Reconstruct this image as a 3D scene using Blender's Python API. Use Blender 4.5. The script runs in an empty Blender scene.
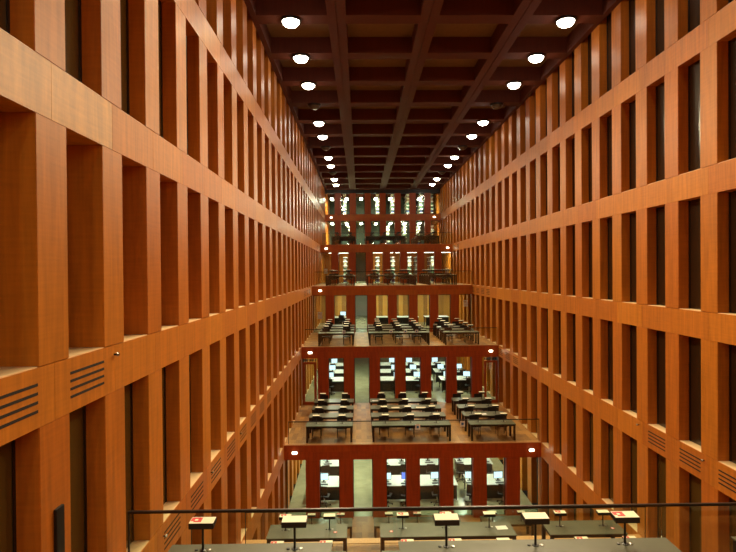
import bpy, bmesh, math, random
from mathutils import Vector, Matrix
random.seed(7)
C = bpy.context.scene.collection
SC = bpy.context.scene
PI = math.pi

# ------------------------------------------------------------------ layout (metres, camera eye = origin)
XL, XR = -3.456, 8.067
XC = (XL + XR) / 2
LV = [-11.07, -7.71, -4.35, -0.994, 2.385, 5.78]      # storey levels
TOP = 8.229
BAND = 0.65
YF = [24.22, 31.66, 38.96, 47.40, 54.35]              # far fronts, one per storey from LV[1]
YN, YE = -2.6, 62.0
PW = 0.61

# ------------------------------------------------------------------ materials
def newmat(name):
    m = bpy.data.materials.new(name); m.use_nodes = True
    nt = m.node_tree; b = nt.nodes['Principled BSDF']
    return m, nt, b

def plain(name, col, rough=0.5, metal=0.0, spec=0.5, var=0.0, scale=6.0, emit=None, estr=0.0):
    m, nt, b = newmat(name)
    b.inputs['Base Color'].default_value = (*col, 1)
    b.inputs['Roughness'].default_value = rough
    b.inputs['Metallic'].default_value = metal
    b.inputs['Specular IOR Level'].default_value = spec
    if var > 0:
        tc = nt.nodes.new('ShaderNodeTexCoord'); n = nt.nodes.new('ShaderNodeTexNoise')
        n.inputs['Scale'].default_value = scale; n.inputs['Detail'].default_value = 5
        nt.links.new(tc.outputs['Object'], n.inputs['Vector'])
        r = nt.nodes.new('ShaderNodeValToRGB')
        r.color_ramp.elements[0].color = (*[c * (1 - var) for c in col], 1)
        r.color_ramp.elements[1].color = (*[min(1, c * (1 + var)) for c in col], 1)
        r.color_ramp.elements[0].position = .3; r.color_ramp.elements[1].position = .7
        nt.links.new(n.outputs['Fac'], r.inputs['Fac']); nt.links.new(r.outputs['Color'], b.inputs['Base Color'])
    if emit:
        b.inputs['Emission Color'].default_value = (*emit, 1)
        b.inputs['Emission Strength'].default_value = estr
    return m

def wood(name, col, rough=0.36, tone=0.16, grain=0.16, cell=(1.5, 1.5, 3.36), off=(0, 0, 0), gs=(9, 9, .7), coat=0.0, spec=.5):
    """veneer: vertical grain, cross figure, and a tone of its own for every veneer sheet"""
    m, nt, b = newmat(name); N = nt.nodes; Lk = nt.links
    tc = N.new('ShaderNodeTexCoord')
    def vmath(op, a, v):
        n = N.new('ShaderNodeVectorMath'); n.operation = op
        Lk.new(a, n.inputs[0]); n.inputs[1].default_value = v; return n.outputs[0]
    pos = tc.outputs['Object']
    o1 = vmath('ADD', pos, off)
    cl = vmath('FLOOR', vmath('DIVIDE', o1, cell), (0, 0, 0))
    wn = N.new('ShaderNodeTexWhiteNoise'); wn.noise_dimensions = '3D'; Lk.new(cl, wn.inputs['Vector'])
    sc = vmath('MULTIPLY', pos, gs)
    ad = N.new('ShaderNodeVectorMath'); ad.operation = 'MULTIPLY_ADD'
    Lk.new(wn.outputs['Color'], ad.inputs[0]); ad.inputs[1].default_value = (20, 20, 20); Lk.new(sc, ad.inputs[2])
    n1 = N.new('ShaderNodeTexNoise'); n1.inputs['Scale'].default_value = 1.0; n1.inputs['Detail'].default_value = 6
    n1.inputs['Roughness'].default_value = .6; n1.inputs['Distortion'].default_value = .4
    Lk.new(ad.outputs[0], n1.inputs['Vector'])
    sc2 = vmath('MULTIPLY', pos, (2.0, 2.0, 26.0))
    n2 = N.new('ShaderNodeTexNoise'); n2.inputs['Scale'].default_value = 1.0; n2.inputs['Detail'].default_value = 2
    Lk.new(sc2, n2.inputs['Vector'])
    def M(op, a, bb):
        n = N.new('ShaderNodeMath'); n.operation = op
        for i, v in enumerate((a, bb)):
            if isinstance(v, (int, float)): n.inputs[i].default_value = v
            else: Lk.new(v, n.inputs[i])
        return n.outputs[0]
    t = M('MULTIPLY', M('SUBTRACT', wn.outputs['Value'], .5), 2 * tone)
    g = M('MULTIPLY', M('SUBTRACT', n1.outputs['Fac'], .5), 4 * grain)
    h = M('MULTIPLY', M('SUBTRACT', n2.outputs['Fac'], .5), 1.2 * grain)
    f = M('ADD', M('ADD', M('ADD', t, g), h), 1.0)
    mul = N.new('ShaderNodeVectorMath'); mul.operation = 'SCALE'
    mul.inputs[0].default_value = col; Lk.new(f, mul.inputs['Scale'])
    hs = N.new('ShaderNodeHueSaturation'); Lk.new(mul.outputs[0], hs.inputs['Color'])
    Lk.new(M('ADD', .5, M('MULTIPLY', M('SUBTRACT', wn.outputs['Value'], .5), .008)), hs.inputs['Hue'])
    Lk.new(hs.outputs['Color'], b.inputs['Base Color'])
    b.inputs['Roughness'].default_value = rough
    b.inputs['Specular IOR Level'].default_value = spec
    b.inputs['Coat Weight'].default_value = coat
    b.inputs['Coat Roughness'].default_value = .3
    return m

def glass(name, tint=(.95, 1, .97), refl=1.0, rough=0.02):
    """thin clear sheet: see-through with fresnel reflections"""
    m = bpy.data.materials.new(name); m.use_nodes = True; nt = m.node_tree; nt.nodes.clear()
    o = nt.nodes.new('ShaderNodeOutputMaterial'); mx = nt.nodes.new('ShaderNodeMixShader')
    t = nt.nodes.new('ShaderNodeBsdfTransparent'); t.inputs[0].default_value = (*tint, 1)
    g = nt.nodes.new('ShaderNodeBsdfGlossy'); g.inputs['Roughness'].default_value = rough
    f = nt.nodes.new('ShaderNodeFresnel'); f.inputs[0].default_value = 1.5
    k = nt.nodes.new('ShaderNodeMath'); k.operation = 'MULTIPLY'; k.inputs[1].default_value = refl
    nt.links.new(f.outputs[0], k.inputs[0]); nt.links.new(k.outputs[0], mx.inputs[0])
    nt.links.new(t.outputs[0], mx.inputs[1]); nt.links.new(g.outputs[0], mx.inputs[2])
    nt.links.new(mx.outputs[0], o.inputs[0])
    return m

def emis(name, col, s):
    m = bpy.data.materials.new(name); m.use_nodes = True; nt = m.node_tree; nt.nodes.clear()
    o = nt.nodes.new('ShaderNodeOutputMaterial'); e = nt.nodes.new('ShaderNodeEmission')
    e.inputs[0].default_value = (*col, 1); e.inputs[1].default_value = s
    nt.links.new(e.outputs[0], o.inputs[0]); return m

MT = dict(
    pier=wood('cherry_pier_veneer', (.47, .145, .014), rough=.40, spec=.32, tone=.045, grain=.24, off=(0, .577, 1.3)),
    bandl=wood('cherry_band_veneer', (.50, .160, .017), rough=.42, spec=.30, tone=.09, grain=.24, cell=(90, 1.5, 3.36), off=(0, -6.173, .2), gs=(11, 11, .7)),
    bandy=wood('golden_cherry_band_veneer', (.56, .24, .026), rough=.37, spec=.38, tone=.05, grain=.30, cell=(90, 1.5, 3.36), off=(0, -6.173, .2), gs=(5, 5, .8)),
    bandr=wood('cherry_band_veneer_right', (.50, .160, .017), rough=.42, spec=.30, tone=.09, grain=.24, cell=(90, 1.5, 3.36), off=(0, -6.458, .2), gs=(11, 11, .7)),
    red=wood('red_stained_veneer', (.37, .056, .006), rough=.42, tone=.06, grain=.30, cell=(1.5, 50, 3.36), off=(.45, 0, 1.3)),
    soffit=wood('ceiling_veneer', (.100, .023, .011), rough=.60, spec=.3, tone=.05, cell=(3, 3, 9)),
    panel=plain('ceiling_coffer_panel', (.19, .115, .055), .7, var=.08),
    parquet=wood('oak_block_floor', (.36, .155, .038), rough=.45, tone=.30, grain=.14, cell=(.25, .5, 50), gs=(5, 5, 5)),
    nosing=plain('pale_oak_nosing', (.62, .30, .11), .4, var=.08, scale=14),
    sill=plain('pale_maple_sill', (.80, .56, .30), .45, var=.05, scale=9),
    darkglass=plain('dark_window_glass', (.022, .012, .005), .22, spec=.8),
    olivereflglass=plain('window_glass_painted_olive_reflection', (.085, .052, .012), .12, spec=.8),  # olive reflection of the lit wall put into the pane colour
    frame=plain('black_window_frame', (.008, .006, .005), .4),
    slot=plain('vent_slot_black', (.012, .007, .004), .8),
    black=plain('black_lacquer', (.012, .010, .010), .38),
    darkleg=plain('dark_stained_leg', (.030, .014, .010), .4),
    lino=plain('grey_green_linoleum', (.088, .088, .050), .42, var=.10, scale=4),
    cream=plain('cream_lamp_top', (.86, .80, .58), .45),
    redink=plain('red_label_print', (.70, .04, .04), .5),
    white=plain('white_paper', (.82, .81, .76), .6),
    blueink=plain('blue_notice_print', (.03, .16, .42), .5),
    chair=plain('black_chair_plywood', (.010, .009, .009), .42),
    chrome=plain('brushed_steel', (.45, .43, .40), .28, metal=1),
    ifloor=plain('grey_green_screed_floor', (.32, .31, .19), .22, var=.12, scale=2),
    whitedesk=plain('white_laminate_desk', (.58, .60, .56), .4),
    iwall=wood('yellow_oak_wall_panel', (.50, .24, .045), rough=.5, tone=.45, cell=(.35, 9, 9), off=(.2, 0, 0)),
    grey=plain('pale_grey_plaster', (.42, .43, .38), .7),
    deepgreen=plain('dark_green_grey_plaster', (.06, .085, .065), .6),
    clear=glass('clear_float_glass'),
    rail=plain('dark_bronze_rail', (.045, .030, .022), .30, metal=.6),
    lens=emis('lit_downlight_lens', (1, .88, .68), 40),
    offlens=plain('unlit_downlight_lens', (.10, .08, .06), .3),
    elens=emis('lit_emergency_lens', (1, .93, .66), 14),
    tube=emis('lit_fluorescent_tube', (1, 1, .80), 9),
    tubehi=emis('lit_bright_fluorescent_tube', (1, 1, .80), 22),
    screen=emis('lit_monitor_screen', (.72, .90, 1), 1.7),
    screenblue=emis('lit_blue_monitor_screen', (.15, .25, 1), 1.5),
    shelf=plain('white_metal_shelf', (.72, .74, .66), .45),
    lamptop=plain('green_glass_lampshade', (.02, .10, .06), .2),
)
BOOKS = [plain('book_cloth_%s' % n, c, .6) for n, c in
         (('cream', (.6, .55, .4)), ('green', (.06, .14, .08)), ('brown', (.20, .08, .03)), ('grey', (.3, .3, .28)), ('navy', (.03, .05, .14)), ('white', (.75, .74, .68)))]

# ------------------------------------------------------------------ helpers
class MB:
    def __init__(s): s.bm = bmesh.new()
    def box(s, x0, x1, y0, y1, z0, z1):
        v = [s.bm.verts.new(p) for p in ((x0, y0, z0), (x1, y0, z0), (x1, y1, z0), (x0, y1, z0), (x0, y0, z1), (x1, y0, z1), (x1, y1, z1), (x0, y1, z1))]
        for f in ((0, 3, 2, 1), (4, 5, 6, 7), (0, 1, 5, 4), (1, 2, 6, 5), (2, 3, 7, 6), (3, 0, 4, 7)): s.bm.faces.new([v[i] for i in f])
        return s
    def quad(s, pts):
        s.bm.faces.new([s.bm.verts.new(p) for p in pts]); return s
    def tube(s, a, b, r, n=12, r2=None):
        a, b = Vector(a), Vector(b); d = (b - a).normalized()
        u = d.orthogonal().normalized(); w = d.cross(u); r2 = r if r2 is None else r2
        A = [s.bm.verts.new(a + (u * math.cos(2 * PI * i / n) + w * math.sin(2 * PI * i / n)) * r) for i in range(n)]
        B = [s.bm.verts.new(b + (u * math.cos(2 * PI * i / n) + w * math.sin(2 * PI * i / n)) * r2) for i in range(n)]
        for i in range(n): s.bm.faces.new((A[i], A[(i + 1) % n], B[(i + 1) % n], B[i]))
        s.bm.faces.new(A[::-1]); s.bm.faces.new(B); return s
    def lathe(s, prof, c=(0, 0, 0), n=20):
        rings = []
        for r, z in prof:
            rings.append([s.bm.verts.new((c[0] + r * math.cos(2 * PI * i / n), c[1] + r * math.sin(2 * PI * i / n), c[2] + z)) for i in range(n)] if r > 1e-5 else [s.bm.verts.new((c[0], c[1], c[2] + z))])
        for A, B in zip(rings, rings[1:]):
            for i in range(n):
                j = (i + 1) % n
                if len(A) == 1 and len(B) > 1: s.bm.faces.new((A[0], B[j], B[i]))
                elif len(B) == 1 and len(A) > 1: s.bm.faces.new((A[i], A[j], B[0]))
                elif len(A) > 1: s.bm.faces.new((A[i], A[j], B[j], B[i]))
        return s
    def build(s, name, mat, parent=None, bevel=0, smooth=False, loc=None):
        bmesh.ops.recalc_face_normals(s.bm, faces=s.bm.faces)
        if bevel: bmesh.ops.bevel(s.bm, geom=s.bm.edges[:], offset=bevel, segments=2, affect='EDGES', clamp_overlap=True)
        if smooth:
            for f in s.bm.faces: f.smooth = True
        me = bpy.data.meshes.new(name); s.bm.to_mesh(me); s.bm.free()
        me.materials.append(mat)
        o = bpy.data.objects.new(name, me); C.objects.link(o)
        if parent is not None: o.parent = parent
        if loc: o.location = loc
        return o

def empty(name, loc=(0, 0, 0), rz=0, kind=None):
    o = bpy.data.objects.new(name, None); C.objects.link(o); o.location = loc; o.rotation_euler = (0, 0, rz)
    o.empty_display_size = .2
    if kind: o['kind'] = kind
    return o
def tag(o, label, cat, group=None):
    o['label'] = label; o['category'] = cat
    if group: o['group'] = group
    return o
def struct(o): o['kind'] = 'structure'; return o
def dup(root, loc, label, group=None, rz=None):
    r = root.copy(); C.objects.link(r); r.location = loc
    if rz is not None: r.rotation_euler = (0, 0, rz)
    r['label'] = label
    if group: r['group'] = group
    for ch in root.children:
        c = ch.copy(); C.objects.link(c); c.parent = r
        for g in ch.children:
            d = g.copy(); C.objects.link(d); d.parent = c
    return r
class Proto:
    """first use places the thing itself, later ones copy it"""
    def __init__(s, o): s.o = o; s.used = False
    def put(s, loc, label, group=None, rz=0):
        if not s.used:
            s.used = True; s.o.location = loc; s.o.rotation_euler = (0, 0, rz); s.o['label'] = label
            if group: s.o['group'] = group
            return s.o
        return dup(s.o, loc, label, group, rz)

# ------------------------------------------------------------------ side walls
def side_wall(name, face, s, y0):
    w = empty(name, kind='structure')
    D = .75
    def xs(a, b): return (min(face + s * a, face + s * b), max(face + s * a, face + s * b))
    ks = range(int((YN - y0) // 1.5), int((YE - y0) // 1.5) + 1)
    for k in ks:
        m = MB(); a = y0 + 1.5 * k
        for i, z in enumerate(LV):
            zt = (LV[i + 1] - BAND if i < 5 else TOP + .62)
            m.box(*xs(0, D), a, a + PW, z, zt)
        m.build('pier', MT['pier'], w, bevel=.007)
    for i, z in enumerate(LV):
        if i == 0: continue
        m = MB()
        golden = MB()
        for k in ks:
            a = y0 + 1.5 * k + PW / 2
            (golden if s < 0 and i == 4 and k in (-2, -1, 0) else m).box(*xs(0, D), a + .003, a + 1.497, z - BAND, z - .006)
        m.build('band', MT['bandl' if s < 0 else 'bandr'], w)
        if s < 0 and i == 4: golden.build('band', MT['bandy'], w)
        else: golden.bm.free()
        m = MB()
        for k in ks:
            a = y0 + 1.5 * k + PW
            m.box(*xs(.012, .70), a + .002, a + 1.5 - PW - .002, z - .0058, z + .006)
        m.build('sill', MT['sill'], w)
    for k in ks:                                         # the windows of each bay
        a = y0 + 1.5 * k + PW; e = y0 + 1.5 * (k + 1)
        for olive in (0, 1):
            m = MB(); fr = MB(); n = 0
            for i, z in enumerate(LV):
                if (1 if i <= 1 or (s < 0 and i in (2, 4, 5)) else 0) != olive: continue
                zt = (LV[i + 1] - BAND if i < 5 else TOP + .62); n += 1
                d = .60 if (s < 0 and i == 3) else .27
                m.box(*xs(d, d + .02), a, e, z, zt)
                fr.box(*xs(d - .012, d - .002), a, a + .035, z, zt)
                fr.box(*xs(d - .012, d - .002), e - .045, e, z, zt)
            g = m.build('window_pane', MT['olivereflglass' if olive else 'darkglass'], w)
            fr.build('window_frame', MT['frame'], g)
    return w

LY0, RY0 = 5.868, 6.153
wl = side_wall('wall_left', XL, -1, LY0)
wr = side_wall('wall_right', XR, 1, RY0)

def vents(w, face, s, y0, level, ks):
    for k in ks:
        a = y0 + 1.5 * k + PW; z = LV[level] - .17
        m = MB()
        for j in range(4):
            zz = z - j * .095
            m.box(face - s * .003 if s > 0 else face, face if s > 0 else face + .003, a + .02, a + .87, zz - .032, zz)
        m.build('vent_slots', MT['slot'], w)
vents(wl, XL, -1, LY0, 3, [-2, -1, 0, 18, 19, 20])
vents(wl, XL, -1, LY0, 2, range(2, 10))
vents(wl, XL, -1, LY0, 4, [25, 26, 27])
vents(wl, XL, -1, LY0, 5, [26, 27, 28])
vents(wr, XR, 1, RY0, 2, [2, 3, 4, 5, 14, 15, 16, 17])
vents(wr, XR, 1, RY0, 3, [18, 19, 20, 21])
vents(wr, XR, 1, RY0, 4, [25, 26, 27])

# near end wall behind the camera
nw = MB()
nw.box(XL - .7, XR + .7, YN - .3, YN, LV[0], TOP + .7)
struct(nw.build('wall_near', MT['pier']))
fw = MB(); fw.box(XL - .7, XR + .7, YE, YE + .3, LV[0], TOP + .7)
struct(fw.build('wall_far', MT['deepgreen']))

# ------------------------------------------------------------------ ceiling
cm = MB()
BB = TOP; BT = TOP + .60
xb = [XC - 6, XC - 3, XC, XC + 3, XC + 6]
for i, x in enumerate(xb):
    if 0 < i < 4:
        cm.box(x - .30, x - .012, YN, YE, BB, BT); cm.box(x + .012, x + .30, YN, YE, BB, BT)
        cm.box(x - .012, x + .012, YN, YE, BB + .03, BT)
    elif i == 0: cm.box(XL, x + .42, YN, YE, BB, BT)
    else: cm.box(x - .42, XR, YN, YE, BB, BT)
ceil = struct(cm.build('ceiling', MT['soffit']))
cr = MB()
ycb = [17.785 + 3 * j for j in range(-7, 15)]
edges = [(xb[0] + .42, xb[1] - .30), (xb[1] + .30, xb[2] - .30), (xb[2] + .30, xb[3] - .30), (xb[3] + .30, xb[4] - .42)]
for y in ycb:
    for a, b in edges: cr.box(a, b, y - .30, y + .30, BB + .002, BT)
cr.build('cross_beams', MT['soffit'], ceil)
cp = MB(); cp.box(XL - .7, XR + .7, YN, YE, BT, BT + .1)
cp.build('coffer_panels', MT['panel'], ceil)

# ------------------------------------------------------------------ floors and far fronts
def floor_slab(y0, y1, lv, name='floor', mat='parquet'):
    z = LV[lv]
    return struct(MB().box(XL, XR, y0, y1, z - .25, z).build(name, MT[mat]))
gf = MB(); gf.box(XL, XR, YN, YF[0] + .3, LV[0] - .3, LV[0])
struct(gf.build('floor', MT['parquet']))
floor_slab(YF[0] + .3, YE, 0, mat='ifloor')
for i in range(5):
    y1 = YF[i + 1] if i < 4 else YE
    if i < 4:
        floor_slab(YF[i] + .25, y1 + .3, i + 1)
        floor_slab(y1 + .3, YE, i + 1, mat='ifloor')
    else: floor_slab(YF[i] + .25, YE, i + 1, mat='ifloor')

def far_front(i):
    """fascia beam of storey level i+1 with the arcade of red piers below it"""
    y = YF[i]; zt = LV[i + 1]; zb = zt - BAND - .02; zf = LV[i]
    w = empty('wall_terrace_front', (0, 0, 0), kind='structure')
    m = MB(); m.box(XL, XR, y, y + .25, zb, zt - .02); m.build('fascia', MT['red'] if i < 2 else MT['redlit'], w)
    MB().box(XL, XR, y + .25, y + .55, zb, zt - .25).build('fascia_back', MT['red'], w)
    if i < 4: MB().box(XL + .02, XR - .02, y - .01, y + .25, zt - .02, zt + .012).build('nosing', MT['nosing'], w)
    for k in range(-3, 4):
        c = XC + 1.5 * k
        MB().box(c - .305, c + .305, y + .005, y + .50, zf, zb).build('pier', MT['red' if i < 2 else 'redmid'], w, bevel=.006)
    if i == 4:
        zf2, zb2 = LV[5], 7.86
        MB().box(XL, XR, y, y + .5, 7.86, TOP).build('lintel', MT['black'], w)
        for k in range(-3, 4):
            c = XC + 1.5 * k
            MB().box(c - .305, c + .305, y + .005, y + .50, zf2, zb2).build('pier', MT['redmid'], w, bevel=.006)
    for k in range(-4, 4):
        a = max(XC + 1.5 * k + .305, XL); b = min(XC + 1.5 * (k + 1) - .305, XR)
        for (q0, q1) in ([(zf, zb)] if i < 4 else [(zf, zb), (LV[5], 7.86)]):
            g = MB().box(a, b, y + .30, y + .312, q0, q1).build('window_pane', MT['clear'], w)
            f = MB(); f.box(a, a + .03, y + .28, y + .33, q0, q1); f.box(b - .03, b, y + .28, y + .33, q0, q1); f.box(a + .03, b - .03, y + .28, y + .33, q1 - .04, q1)
            f.build('window_frame', MT['frame'], g)
    return w
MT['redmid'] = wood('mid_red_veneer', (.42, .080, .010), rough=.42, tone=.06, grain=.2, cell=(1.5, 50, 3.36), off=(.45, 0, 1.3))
MT['redlit'] = wood('lit_red_fascia_veneer', (.50, .125, .014), rough=.38, tone=.08, cell=(1.5, 50, 3.36), off=(.45, 0, 1.3))  # red veneer again, lamp light on the upper fascias put into its colour
for i in range(5): far_front(i)

# doors beside the second far front, framed in the same red veneer
for n, (a, b, mir) in enumerate(((XL + .06, XL + .86, 1), (XR - .86, XR - .06, -1))):
    y = YF[1] - .03; z0 = LV[1]
    d = empty('door_%d' % (n + 1), kind='structure')
    m = MB(); m.box(a, a + .13, y, y + .09, z0, -5.24); m.box(b - .13, b, y, y + .09, z0, -5.24)
    m.box(a + .13, b - .13, y, y + .09, -5.36, -5.24); m.box(a + .13, b - .13, y, y + .09, z0, z0 + .16)
    m.build('door_frame', MT['red'], d, bevel=.004)
    g = MB().box(a + .13, b - .13, y + .04, y + .052, z0 + .16, -5.36).build('glass_pane', MT['clear'], d)
    m = MB()
    for k in range(9): m.box(a + .02 + k * .088, a + .07 + k * .088, y, y + .09, -5.20, -5.06)
    m.build('louvre', MT['frame'], d)
    x = b - .20 if mir > 0 else a + .20
    MB().tube((x - .13 * mir * -.2, y - .05, z0 + 1.0), (x - .13 * mir * -.2, y - .05, z0 + 1.25), .012, 8).build('handle', MT['chrome'], d)

# near side terraces (under and in front of the camera)
def near_terrace(y, lv):
    z = LV[lv]
    floor_slab(YN, y, lv)
    w = empty('wall_terrace_front', kind='structure')
    MB().box(XL, XR, y, y + .25, z - BAND - .02, z - .02).build('fascia', MT['red'], w)
    MB().box(XL + .02, XR - .02, y - .02, y + .27, z - .02, z + .012).build('nosing', MT['nosing'], w)
near_terrace(15.38, 1); near_terrace(7.75, 2); near_terrace(.25, 3)

# ------------------------------------------------------------------ balustrades
def balustrade(y, z, label, x0=XL + .18, x1=XR - .05, h=1.03, n=6, r=.022, post=False, posts=True):
    b = tag(empty('glass_balustrade', (0, y, z)), label, 'balustrade', 'glass balustrades along the terrace edges')
    MB().box(x0, x1, -.026, .026, h - .035, h).build('handrail', MT['rail'], b, bevel=.008)
    for k in range(n):
        a = x0 + (x1 - x0) * k / n; e = x0 + (x1 - x0) * (k + 1) / n
        MB().box(a + .006, e - .006, -.006, .006, .014, h - .035).build('glass_panel', MT['clear'], b)
    MB().box(x0, x0 + .018, -.012, .012, .013, h - .035).build('post', MT['rail'], b)
    MB().box(x1 - .018, x1, -.012, .012, .013, h - .035).build('post', MT['rail'], b)
    return b
TN = ['lowest far terrace', 'second far terrace up', 'third far terrace up', 'topmost far terrace']
for i in range(4):
    balustrade(YF[i] + .12, LV[i + 1], 'frameless glass balustrade with thin dark handrail along the edge of the ' + TN[i])
balustrade(15.2, LV[1], 'glass balustrade of the lower near terrace, just behind the closest dark rail', n=6)
balustrade(7.62, LV[2], 'closest glass balustrade with dark handrail across the bottom of the photo', n=6)

# ------------------------------------------------------------------ furniture
TABX = [(-2.52, -.40), (.48, 4.08), (4.96, 7.02)]
SEATX = [-2.07, -.88, 1.10, 2.27, 3.45, 5.38, 6.56]
BLK = ['left', 'middle', 'right']
TH = .75; TD = .80

def make_table(x0, x1):
    L = x1 - x0
    t = tag(empty('reading_table'), '', 'table')
    MB().box(0, L, 0, TD, TH - .022, TH).build('tabletop', MT['lino'], t, bevel=.004)
    m = MB(); m.box(.02, L - .02, .02, .045, TH - .10, TH - .022); m.box(.02, L - .02, TD - .045, TD - .02, TH - .10, TH - .022)
    m.box(.02, .045, .045, TD - .045, TH - .10, TH - .022); m.box(L - .045, L - .02, .045, TD - .045, TH - .10, TH - .022)
    m.build('apron', MT['darkleg'], t)
    for a in (.02, L - .105):
        for b in (.02, TD - .105): MB().box(a, a + .085, b, b + .085, 0, TH - .10).build('leg', MT['darkleg'], t)
    return Proto(t)
tables = [make_table(*x) for x in TABX]

def make_lamp(sticker):
    t = tag(empty('reading_lamp'), '', 'lamp')
    m = MB(); m.lathe([(0, .0), (.045, .0), (.045, .008), (.016, .014), (.016, .05), (.015, .055), (.015, .33), (0, .33)], n=12)
    m.build('pole', MT['black'], t)
    h = MB()                                             # shallow wedge head, higher towards the far side
    v = [(-.16, -.085, .31), (.16, -.085, .31), (.16, .085, .34), (-.16, .085, .34), (-.16, -.085, .385), (.16, -.085, .385), (.16, .085, .395), (-.16, .085, .395)]
    vs = [h.bm.verts.new(p) for p in v]
    for f in ((0, 3, 2, 1), (4, 5, 6, 7), (0, 1, 5, 4), (1, 2, 6, 5), (2, 3, 7, 6), (3, 0, 4, 7)): h.bm.faces.new([vs[i] for i in f])
    hd = h.build('lamp_head', MT['black'], t, bevel=.004)
    c = MB(); c.quad([(-.156, -.082, .3875), (.156, -.082, .3875), (.156, .082, .3972), (-.156, .082, .3972)])
    c.quad([(-.156, -.082, .3868), (-.156, .082, .3965), (.156, .082, .3965), (.156, -.082, .3868)])
    c.build('top_plate', MT['cream'], hd)
    if sticker:
        s = MB(); x0 = -.15 if sticker == 1 else -.12
        for a, b, y0, y1 in ((x0, x0 + .05, -.02, .07), (x0 + .05, x0 + .11, .03, .07), (x0 + .09, x0 + .14, -.05, .07), (x0 + .04, x0 + .10, -.05, -.01)):
            z = lambda y: .3925 + (y / .164) * .0097
            s.quad([(a, y0, z(y0)), (b, y0, z(y0)), (b, y1, z(y1)), (a, y1, z(y1))])
        s.build('label_sticker', MT['redink'], hd)
    MB().lathe([(0, .0), (.022, .0), (.022, .012), (0, .016)], c=(-.085, 0, 0), n=12).build('socket_cap', MT['black'], t)
    MB().lathe([(0, .0), (.026, .0), (.026, .010), (0, .014)], c=(.08, .0, 0), n=12).build('socket_cap', MT['chrome'], t)
    return Proto(t)
lamps = [make_lamp(0), make_lamp(1), make_lamp(2)]

def make_chair():
    t = tag(empty('reading_chair'), '', 'chair')      # sitter faces -Y
    s = MB(); s.box(-.24, .24, -.22, .22, .42, .47); s.build('seat', MT['chair'], t, bevel=.008)
    b = MB(); N = 8                                      # curved plywood back
    for q in range(N):
        for zz, of in ((.60, 0),):
            u0 = -1 + 2 * q / N; u1 = -1 + 2 * (q + 1) / N
            f = lambda u: .245 - .045 * u * u
            p = [(.23 * u0, f(u0), .50), (.23 * u1, f(u1), .50), (.23 * u1, f(u1) + .03, .50), (.23 * u0, f(u0) + .03, .50)]
            lo = [b.bm.verts.new(x) for x in p]; hi = [b.bm.verts.new((x[0], x[1] + .04, .87)) for x in p]
            for e in ((0, 1), (1, 2), (2, 3), (3, 0)): b.bm.faces.new((lo[e[0]], lo[e[1]], hi[e[1]], hi[e[0]]))
            b.bm.faces.new(hi); b.bm.faces.new(lo[::-1])
    b.build('backrest', MT['chair'], t)
    for sx in (-1, 1):
        MB().tube((sx * .20, -.19, 0), (sx * .19, -.17, .43), .013, 8).build('leg', MT['black'], t)
        MB().tube((sx * .20, .20, 0), (sx * .20, .235, .66), .013, 8).build('leg', MT['black'], t)
    return Proto(t)
chairs = make_chair()
ORD = ['first', 'second', 'third', 'fourth', 'fifth', 'sixth', 'seventh']
ROWN = ['front', 'second', 'third', 'fourth', 'fifth']
def rows(z, yfronts, name, chair_side=1, lampdy=.42, stickers=(), seats=range(7), blocks=(0, 1, 2), rown=ROWN, chair_rows=None, skipch=()):
    for j, y in enumerate(yfronts):
        for b in blocks:
            x0 = TABX[b][0]
            tables[b].put((x0, y, z), 'dark-legged reading table with grey-green top, %s row, %s block, %s' % (rown[j], BLK[b], name), 'reading tables on the ' + name)
        for q in seats:
            lt = 0 if (j, q) not in stickers else stickers[(j, q)]
            lamps[lt].put((SEATX[q], y + lampdy, z + TH), '%s reading lamp from left, cream top, %s table row, %s' % (ORD[q] if len(list(seats)) == 7 else ORD[q], rown[j], name), 'reading lamps on the ' + name)
            if chair_rows is None or j in chair_rows:
                dx = random.uniform(-.05, .05); dy = random.uniform(-.03, .05)
                if chair_side > 0: cy = y + TD + .22 + dy - .12; rz = random.uniform(-.08, .08)
                else: cy = y - .12 - dy; rz = PI + random.uniform(-.08, .08)
                chairs.put((SEATX[q] + dx, cy, z), '%s black chair from left, pushed to %s table row, %s' % (ORD[q], rown[j], name), 'black chairs on the ' + name)
rows(LV[1], [24.50 + 1.5 * j for j in range(4)], TN[0])
rows(LV[2], [31.95 + 1.5 * j for j in range(4)], TN[1])
rows(LV[3], [39.25 + 1.5 * j for j in range(5)], TN[2])
rows(LV[4], [47.72 + 1.5 * j for j in range(4)], TN[3])
# near terraces
NT = 'near terrace at the bottom edge'
rows(LV[2], [6.42], NT, lampdy=.64, stickers={(0, 0): 1, (0, 4): 1}, chair_rows=(), rown=['nearest'])
LT = 'lower near terrace'
rows(LV[1], [14.18, 12.70], LT, lampdy=.48, chair_rows=(), stickers={(0, 0): 2, (0, 2): 2, (0, 3): 1, (0, 5): 2, (1, 0): 1, (1, 1): 1, (1, 3): 1, (1, 5): 2, (1, 2): 1, (1, 6): 1}, rown=['front', 'back'])
BF = 'bottom hall floor'
rows(LV[0], [21.95], BF, lampdy=.30, stickers={(0, 1): 1, (0, 3): 1}, chair_rows=(), rown=['only'])

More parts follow.
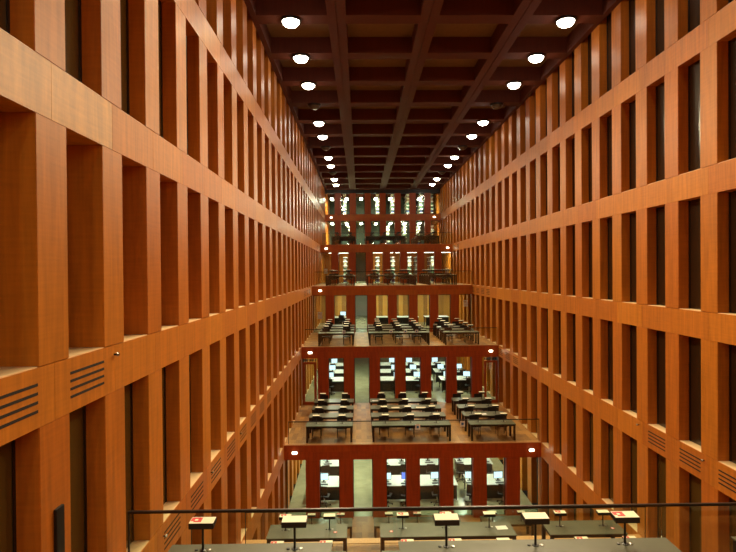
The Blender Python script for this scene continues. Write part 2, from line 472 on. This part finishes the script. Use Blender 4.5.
# loose papers and stickers
def sheet(x, y, z, w, d, rz, mat, name, label, cat, dot=None):
    o = empty(name, (x, y, z), rz); tag(o, label, cat)
    MB().box(-w / 2, w / 2, -d / 2, d / 2, 0, .003).build('sheet', mat, o)
    if dot: MB().box(-w * .3, w * .15, -d * .3, d * .25, .003, .0035).build('print', dot, o)
    return o
zA = LV[1] + TH
sheet(3.78, 14.62, zA, .30, .21, .1, MT['white'], 'paper_sheet', 'white sheet lying on the middle front table of the lower near terrace', 'paper')
for x, lab in ((-.72, 'left'), (.78, 'middle'), (6.75, 'right')):
    o = empty('seat_sticker', (x, 14.50, zA)); tag(o, 'small red and white sticker on the %s front table, lower near terrace' % lab, 'sticker')
    MB().lathe([(0, 0), (.05, 0), (.05, .002), (0, .0025)], n=16).build('sticker_disc', MT['redink'], o)
    MB().lathe([(0, .0026), (.028, .0026), (.028, .003), (0, .0035)], n=12).build('white_centre', MT['white'], o)
sheet(1.75, 27.75, zA, .42, .22, .05, MT['cream'], 'paper_sheet', 'yellowish papers on third row middle table of the lowest far terrace, left one', 'paper')
sheet(3.05, 27.72, zA, .5, .22, -.05, MT['cream'], 'paper_sheet', 'yellowish papers on third row middle table of the lowest far terrace, right one', 'paper')
sheet(5.95, 26.3, zA, .3, .21, .2, MT['white'], 'paper_sheet', 'white sheet on second row right table of the lowest far terrace', 'paper')
sheet(.75, 29.3, zA, .3, .21, .2, MT['white'], 'paper_sheet', 'white sheet on rear row middle table of the lowest far terrace', 'paper')

# notices stuck on the balustrade glass
def notice(x, y, z, label, w=.22, h=.25):
    o = empty('glass_notice', (x, y, z)); tag(o, label, 'notice')
    MB().box(-w / 2, w / 2, -.004, 0, -h / 2, h / 2).build('card', MT['white'], o)
    MB().box(-w * .24, w * .24, -.006, -.004, -h * .22, h * .22).build('blue_print', MT['blueink'], o)
yb = YF[0] + .12 - .009
notice(2.53, yb, -6.99, 'white card with blue square on lowest far balustrade, left of the aisle')
notice(4.55, yb, -6.87, 'white card with blue square on lowest far balustrade, in the right aisle')
yb = YF[1] + .12 - .009
for x, l in ((-.98, 'leftmost'), (1.78, 'second from left'), (2.62, 'third from left'), (3.28, 'rightmost')):
    notice(x, yb, -3.50, 'small white card with blue print on second far balustrade, ' + l, .18, .18)

# posters fixed to the side openings of the far fronts
def poster(x, y, z, w, h, label):
    o = empty('poster', (x, y, z)); tag(o, label, 'poster')
    MB().box(-w / 2, w / 2, -.006, 0, -h / 2, h / 2).build('sheet', MT['white'], o)
    MB().box(-w * .3, w * .1, -.008, -.006, h * .15, h * .3).build('print', MT['nosing'], o)
    MB().box(-w * .25, w * .2, -.008, -.006, -h * .25, -h * .2).build('print', MT['nosing'], o)
poster(-2.93, YF[2] + .29, -3.12, .33, .50, 'white poster in the narrow left opening above the second far terrace')
poster(7.62, YF[2] + .29, -2.33, .32, .46, 'white poster in the narrow right opening above the second far terrace')
poster(-3.02, YF[3] + .29, .08, .28, .42, 'small white poster in the narrow left opening above the third far terrace')
poster(7.64, YF[3] + .29, .08, .28, .42, 'small white poster in the narrow right opening above the third far terrace')
poster(7.57, YF[1] + .0, -5.55, .13, .40, 'narrow white notice on the glass door right of the second far front')

# small fittings on the side walls
o = empty('wall_plate', (XL, 6.11, -3.5)); tag(o, 'narrow black plate on the nearest lower left pier', 'wall plate')
MB().box(-.002, .035, 0, .17, 0, .86).build('plate', MT['frame'], o, bevel=.006)
def sprinkler(x, y, z, s, label):
    o = empty('sprinkler_head', (x, y, z)); tag(o, label, 'sprinkler')
    MB().tube((-s * .003, 0, 0), (s * .05, 0, 0), .014, 10).build('stem', MT['frame'], o)
    MB().tube((s * .05, 0, 0), (s * .07, 0, 0), .032, 12, .022).build('cap', MT['chrome'], o)
sprinkler(XL, 7.65, -1.13, 1, 'small metal sprinkler head on left wall band beside the vent slots')
for y, n in ((9.45, 'nearest'), (12.45, 'second'), (15.45, 'third')):
    sprinkler(XL, y, -4.56, 1, 'small metal sprinkler head on the lower left band, %s from the viewer' % n)
for y, n in ((12.64, 'nearest'), (15.64, 'second')):
    sprinkler(XR, y, -4.50, -1, 'small metal sprinkler head on the lower right band, %s from the viewer' % n)

# ------------------------------------------------------------------ rooms behind the fronts
def make_desk():
    t = tag(empty('white_desk'), '', 'desk')
    MB().box(-.95, .95, 0, 1.4, .71, .74).build('desktop', MT['whitedesk'], t, bevel=.004)
    for a in (-.9, .85):
        for b in (.05, 1.30): MB().box(a, a + .05, b, b + .05, 0, .71).build('leg', MT['darkleg'], t)
    MB().box(-.85, .85, .10, .12, .04, .71).build('modesty_panel', MT['black'], t)
    return Proto(t)
def make_monitor(mat):
    t = tag(empty('computer_monitor'), '', 'monitor')
    b = MB().box(-.235, .235, 0, .04, .11, .46).build('bezel', MT['black'], t, bevel=.006)
    MB().box(-.215, .215, -.003, 0, .13, .44).build('screen', mat, b)
    MB().box(-.03, .03, .04, .07, .01, .25).build('stand', MT['black'], t)
    MB().box(-.12, .12, -.05, .12, 0, .012).build('foot', MT['black'], t)
    MB().box(-.22, .22, -.36, -.20, 0, .02).build('keyboard', MT['black'], t)
    return Proto(t)
desk = make_desk(); mon = make_monitor(MT['screen']); monb = make_monitor(MT['screenblue'])
def office_chair_():
    t = tag(empty('office_chair'), '', 'chair')       # faces +Y
    MB().box(-.24, .24, -.24, .24, .43, .50).build('seat', MT['chair'], t, bevel=.02)
    MB().box(-.22, .22, -.28, -.23, .55, 1.0).build('backrest', MT['chair'], t, bevel=.02)
    MB().box(-.03, .03, -.29, -.26, .42, .60).build('back_bar', MT['black'], t)
    MB().tube((0, 0, .08), (0, 0, .43), .03, 10).build('gas_column', MT['chrome'], t)
    m = MB()
    for k in range(5):
        a = 2 * PI * k / 5 + .3; m.tube((0, 0, .09), (.28 * math.cos(a), .28 * math.sin(a), .05), .02, 6, .014)
        m.tube((.28 * math.cos(a), .28 * math.sin(a) - .015, .03), (.28 * math.cos(a), .28 * math.sin(a) + .015, .03), .03, 8)
    m.build('star_base', MT['black'], t)
    return Proto(t)
ochair = office_chair_()
DX = [(-1.95, 'left'), (2.3, 'middle'), (5.9, 'right')]
def office(lv, ys, where, mons, blues=()):
    z = LV[lv]
    for j, y in enumerate(ys):
        for x, nm in ((-1.72, 'far left'), (1.75, 'left of middle'), (3.70, 'right of middle'), (6.1, 'far right')):
            desk.put((x, y, z), 'white office desk, %s, %s row in the room %s' % (nm, ORD[j], where), 'white desks in the rooms ' + where)
        for x, nm in mons:
            (monb if (j, nm) in blues else mon).put((x, y + .55 + random.uniform(-.05, .1), z + .74), 'lit computer monitor, %s, %s desk row in the room %s' % (nm, ORD[j], where), 'monitors in the room ' + where, rz=random.uniform(-.2, .2))
            ochair.put((x + random.uniform(-.1, .1), y - .36, z), 'black office chair before the %s monitor, %s desk row, room %s' % (nm, ORD[j], where), 'office chairs in the room ' + where, rz=random.uniform(-.4, .4))
G1 = 'under the lowest far terrace'; G2 = 'under the second far terrace'; G3 = 'under the third far terrace'
office(0, [26.1, 28.9], G1, [(-1.87, 'leftmost'), (1.22, 'second'), (2.18, 'third'), (3.62, 'fourth'), (5.32, 'fifth'), (6.72, 'rightmost')], blues={(0, 'third')})
office(1, [34.7, 37.5, 40.4], G2, [(-2.0, 'leftmost'), (2.35, 'second'), (3.65, 'third'), (5.6, 'fourth'), (6.88, 'rightmost')])
office(2, [43.0], G3, [(-1.4, 'leftmost')])

# room partitions
def partition(name, y, lv, mat, xa=XL, xb_=XR):
    return struct(MB().box(xa, xb_, y, y + .12, LV[lv], LV[lv + 1] - .26).build(name, MT[mat]))
partition('wall_room_first', 36.5, 0, 'grey')
partition('wall_room_second', 50.5, 1, 'grey')
w3 = partition('wall_room_third', 46.6, 2, 'iwall', -.2 + 1.3, XR)
w3b = partition('wall_room_third_left', 46.6, 2, 'iwall', XL, -.6)
partition('wall_room_third_rear', 54, 2, 'grey')
w4 = partition('wall_room_fourth', 53.5, 3, 'pier', 1.2, XR)
partition('wall_room_fourth_left', 53.5, 3, 'pier', XL, -.9)

# bookshelves, end-on rows
def make_shelf(L, H, seed, lit=False):
    rr = random.Random(seed)
    t = tag(empty('bookshelf'), '', 'bookshelf')
    m = MB()
    n = int(H / .36)
    for a in (.05, L / 2, L - .08):
        for b in (.0, .31): m.box(b, b + .03, a, a + .03, 0, H)
    m.build('upright', MT['frame'], t)
    m = MB()
    for k in range(n + 1): m.box(.0, .34, .0, L, k * H / n, k * H / n + .055)
    m.build('shelf_board', MT['shelf'], t)
    mm = {i: MB() for i in range(6)}
    for k in range(n):
        y = .12
        while y < L - .12:
            th = rr.uniform(.05, .13); i = rr.randrange(6); h = rr.uniform(.2, .29)
            if rr.random() < .85: mm[i].box(.05, .29, y, y + th, k * H / n + .056, k * H / n + .04 + h)
            y += th + .002
        # the volumes facing the hall end
    for i in mm:
        o = mm[i].build('books', BOOKS[i], t); o['kind'] = 'stuff'
    return Proto(t)
sh = make_shelf(3.0, 2.3, 3)
for lv, y, xs, where in ((3, 49.6, [-1.55, 1.45, 2.85, 4.35, 5.15, 6.5], 'fourth storey'),
                         (4, 56.4, [-1.2, 2.75, 4.5, 5.95, 7.35], 'fifth storey'),
                         (5, 57.0, [-1.75, 1.7, 3.3, 4.9, 6.3, 7.4], 'top storey')):
    for q, x in enumerate(xs):
        sh.put((x, y, LV[lv]), 'tall white bookshelf full of books, %s from left behind the %s windows' % (ORD[q], where), 'bookshelves behind the %s windows' % where)

# ------------------------------------------------------------------ lights
def lamp_obj(kind, name, loc, energy, col, parent=None, **kw):
    l = bpy.data.lights.new(name, kind); l.energy = energy; l.color = col
    for k, v in kw.items(): setattr(l, k, v)
    o = bpy.data.objects.new(name, l); C.objects.link(o); o.location = loc
    if parent: o.parent = parent
    return o
WARM = (1, .80, .47)
def make_downlight(on):
    t = tag(empty('ceiling_downlight'), '', 'ceiling light')
    MB().lathe([(.25, 0), (.33, 0), (.33, -.07), (.29, -.08), (.25, -.03)], n=24).build('trim_ring', MT['black'], t, smooth=False)
    MB().lathe([(.275, -.03), (.265, -.11), (.20, -.19), (.10, -.23), (0, -.24)], n=24).build('lens', MT['lens' if on else 'offlens'], t, smooth=True)
    if on:                                               # beam tilted towards the middle of the hall
        l = lamp_obj('SPOT', 'lamp_light', (0, 0, -.30), 2200, WARM, t, spot_size=math.radians(120), spot_blend=1.0, shadow_soft_size=.15)
        l.rotation_euler = (math.radians(-22) * (1 if on > 0 else -1), math.radians(-30), 0)
    return Proto(t)
don, donr, doff = make_downlight(1), make_downlight(-1), make_downlight(0)
for side, X in (('left', XC - 4.5), ('right', XC + 4.5)):
    n = 0
    for j in range(-3, 12):
        y = 17.785 + 3 * j
        off = j in (3, 6, 9, -3, -6)
        n += 1
        if j >= 0: lab = '%s from the front of the visible %s ceiling row' % ((ORD + ['eighth', 'ninth', 'tenth', 'eleventh', 'twelfth'])[j], side)
        else: lab = 'outside the frame above the viewer, %s ceiling row, place %s' % (side, ORD[-j - 1])
        (doff if off else don if side == 'left' else donr).put((X, y, BB), ('unlit' if off else 'lit warm') + ' round downlight, ' + lab, '%s downlights of the %s ceiling row' % ('unlit' if off else 'lit', side), rz=0 if side == 'left' else PI)

# little emergency lamps on the fascias
def make_elamp():
    t = tag(empty('fascia_lamp'), '', 'wall lamp')
    MB().box(-.13, .13, -.05, 0, -.075, .075).build('housing', MT['grey'], t, bevel=.02)
    MB().box(-.11, .11, -.09, -.05, -.055, .055).build('diffuser', MT['elens'], t, bevel=.019)
    return Proto(t)
el = make_elamp()
for i, (a, b) in enumerate([(-2.98, 7.62), (-2.95, 7.6), (-2.88, None), (-2.95, 7.65), (-2.85, 7.45)]):
    z = LV[i + 1] - .33
    fl = ['lowest', 'second', 'third', 'fourth', 'highest'][i]
    if a: el.put((a, YF[i], z), 'small lit lamp at the left end of the %s fascia' % fl, 'small lamps on the fascias')
    if b: el.put((b, YF[i], z), 'small lit lamp at the right end of the %s fascia' % fl, 'small lamps on the fascias')

# strip lights in the rooms
def make_strip(L, power=120, tube='tube', drop=0):
    t = tag(empty('strip_light'), '', 'ceiling light')
    w = .07 if not drop else .14
    MB().box(-w - .02, w + .02, 0, L, -.05 - drop, -drop).build('housing', MT['shelf'], t)
    MB().box(-w, w, -.004 if drop else .02, L - .02, -.095 - drop if drop else -.075, -.05 - drop).build('tube', MT[tube], t)
    if drop:
        for y in (.25, L - .25): MB().tube((0, y, -drop), (0, y, 0), .006, 6).build('wire', MT['frame'], t)
    lamp_obj('AREA', 'lamp_light', (0, L / 2, -.11 - drop), power, (.97, 1, .74), t, shape='RECTANGLE', size=.2, size_y=L)
    return Proto(t)
strip = make_strip(2.4); pend4 = make_strip(2.4, 150, 'tube', .36); pend5 = make_strip(1.6, 380, 'tubehi', .50); pend6 = make_strip(1.6, 380, 'tubehi', 1.25)
def strips(lv, pts, where, strip=strip, rz=0):
    zc = (LV[lv + 1] - .25 + .01) if lv < 5 else TOP + .61
    for q, (x, y) in enumerate(pts):
        strip.put((x, y, zc), 'white fluorescent strip light, number %s of the room %s' % (ORD[q] if q < 7 else 'eight', where), 'strip lights of the room ' + where, rz=rz)
strips(0, [(-2, 26), (2.5, 26), (6, 26), (-2, 30), (2.5, 30), (6, 30), (.1, 28)], G1)
strips(1, [(-2, 34), (3, 34), (6.2, 34), (-2, 39), (3, 39), (6.2, 39), (.1, 36)], G2)
strips(2, [(-1.4, 42), (3, 42), (6.4, 42), (.1, 44.5), (.1, 48)], G3)
strips(3, [(-2.8, 48.8), (.6, 48.8), (3.2, 48.8), (5.7, 48.8)], 'under the topmost far terrace', pend4, -PI / 2)
strips(3, [(.06, 50), (.06, 55)], 'in the fourth storey corridor')
gx = [XC + 1.5 * (k + .5) for k in (-4, -3, -2, -1, 0, 1, 2)]
strips(4, [(x + .1, 55.3 + .3 * (q % 2)) for q, x in enumerate(gx)], 'behind the fifth storey windows', pend5)
strips(5, [(x + .1, 55.4) for q, x in enumerate(gx[:5] + gx[6:7])], 'behind the top storey windows', pend6)

# near end: unseen slab and strip lights added to tint pier sides green
struct(MB().box(XL, XR, YN, -.5, LV[5] - BAND, LV[5]).build('ceiling_added_near', MT['soffit']))
for q, x in enumerate((-2.2, .1, 2.3, 4.6, 6.8)):
    o = strip.put((x, YN + .1, LV[5] - BAND + .01), 'added greenish strip light outside the frame over the viewer, %s from left' % ORD[q], 'added strip lights over the viewer')
    o.scale = (1, .75, 1)

# ------------------------------------------------------------------ camera
F = 543.19; yaw, pit, rol = [math.radians(v) for v in (.819, -.435, -.433)]
Fv = Vector((math.sin(yaw) * math.cos(pit), math.cos(yaw) * math.cos(pit), math.sin(pit)))
R0 = Vector((math.cos(yaw), -math.sin(yaw), 0)); U0 = R0.cross(Fv)
Rv = R0 * math.cos(rol) + U0 * math.sin(rol); Uv = U0 * math.cos(rol) - R0 * math.sin(rol)
cd = bpy.data.cameras.new('camera'); cam = bpy.data.objects.new('camera', cd); C.objects.link(cam)
cd.sensor_width = 36; cd.lens = F / 736 * 36; cd.clip_start = .05; cd.clip_end = 200
mt = Matrix((Rv, Uv, -Fv)).transposed().to_4x4(); cam.matrix_world = mt
SC.camera = cam

wd = bpy.data.worlds.new('world'); SC.world = wd; wd.use_nodes = True
wd.node_tree.nodes['Background'].inputs[0].default_value = (.02, .015, .01, 1)
SC.view_settings.view_transform = 'Standard'; SC.view_settings.look = 'None'
SC.view_settings.gamma = 1; SC.view_settings.exposure = -0.33; SC.view_settings.use_curve_mapping = False
SC.cycles.use_denoising = True
SC.cycles.max_bounces = 10; SC.cycles.diffuse_bounces = 5; SC.cycles.transparent_max_bounces = 24
SC.cycles.sample_clamp_indirect = 6
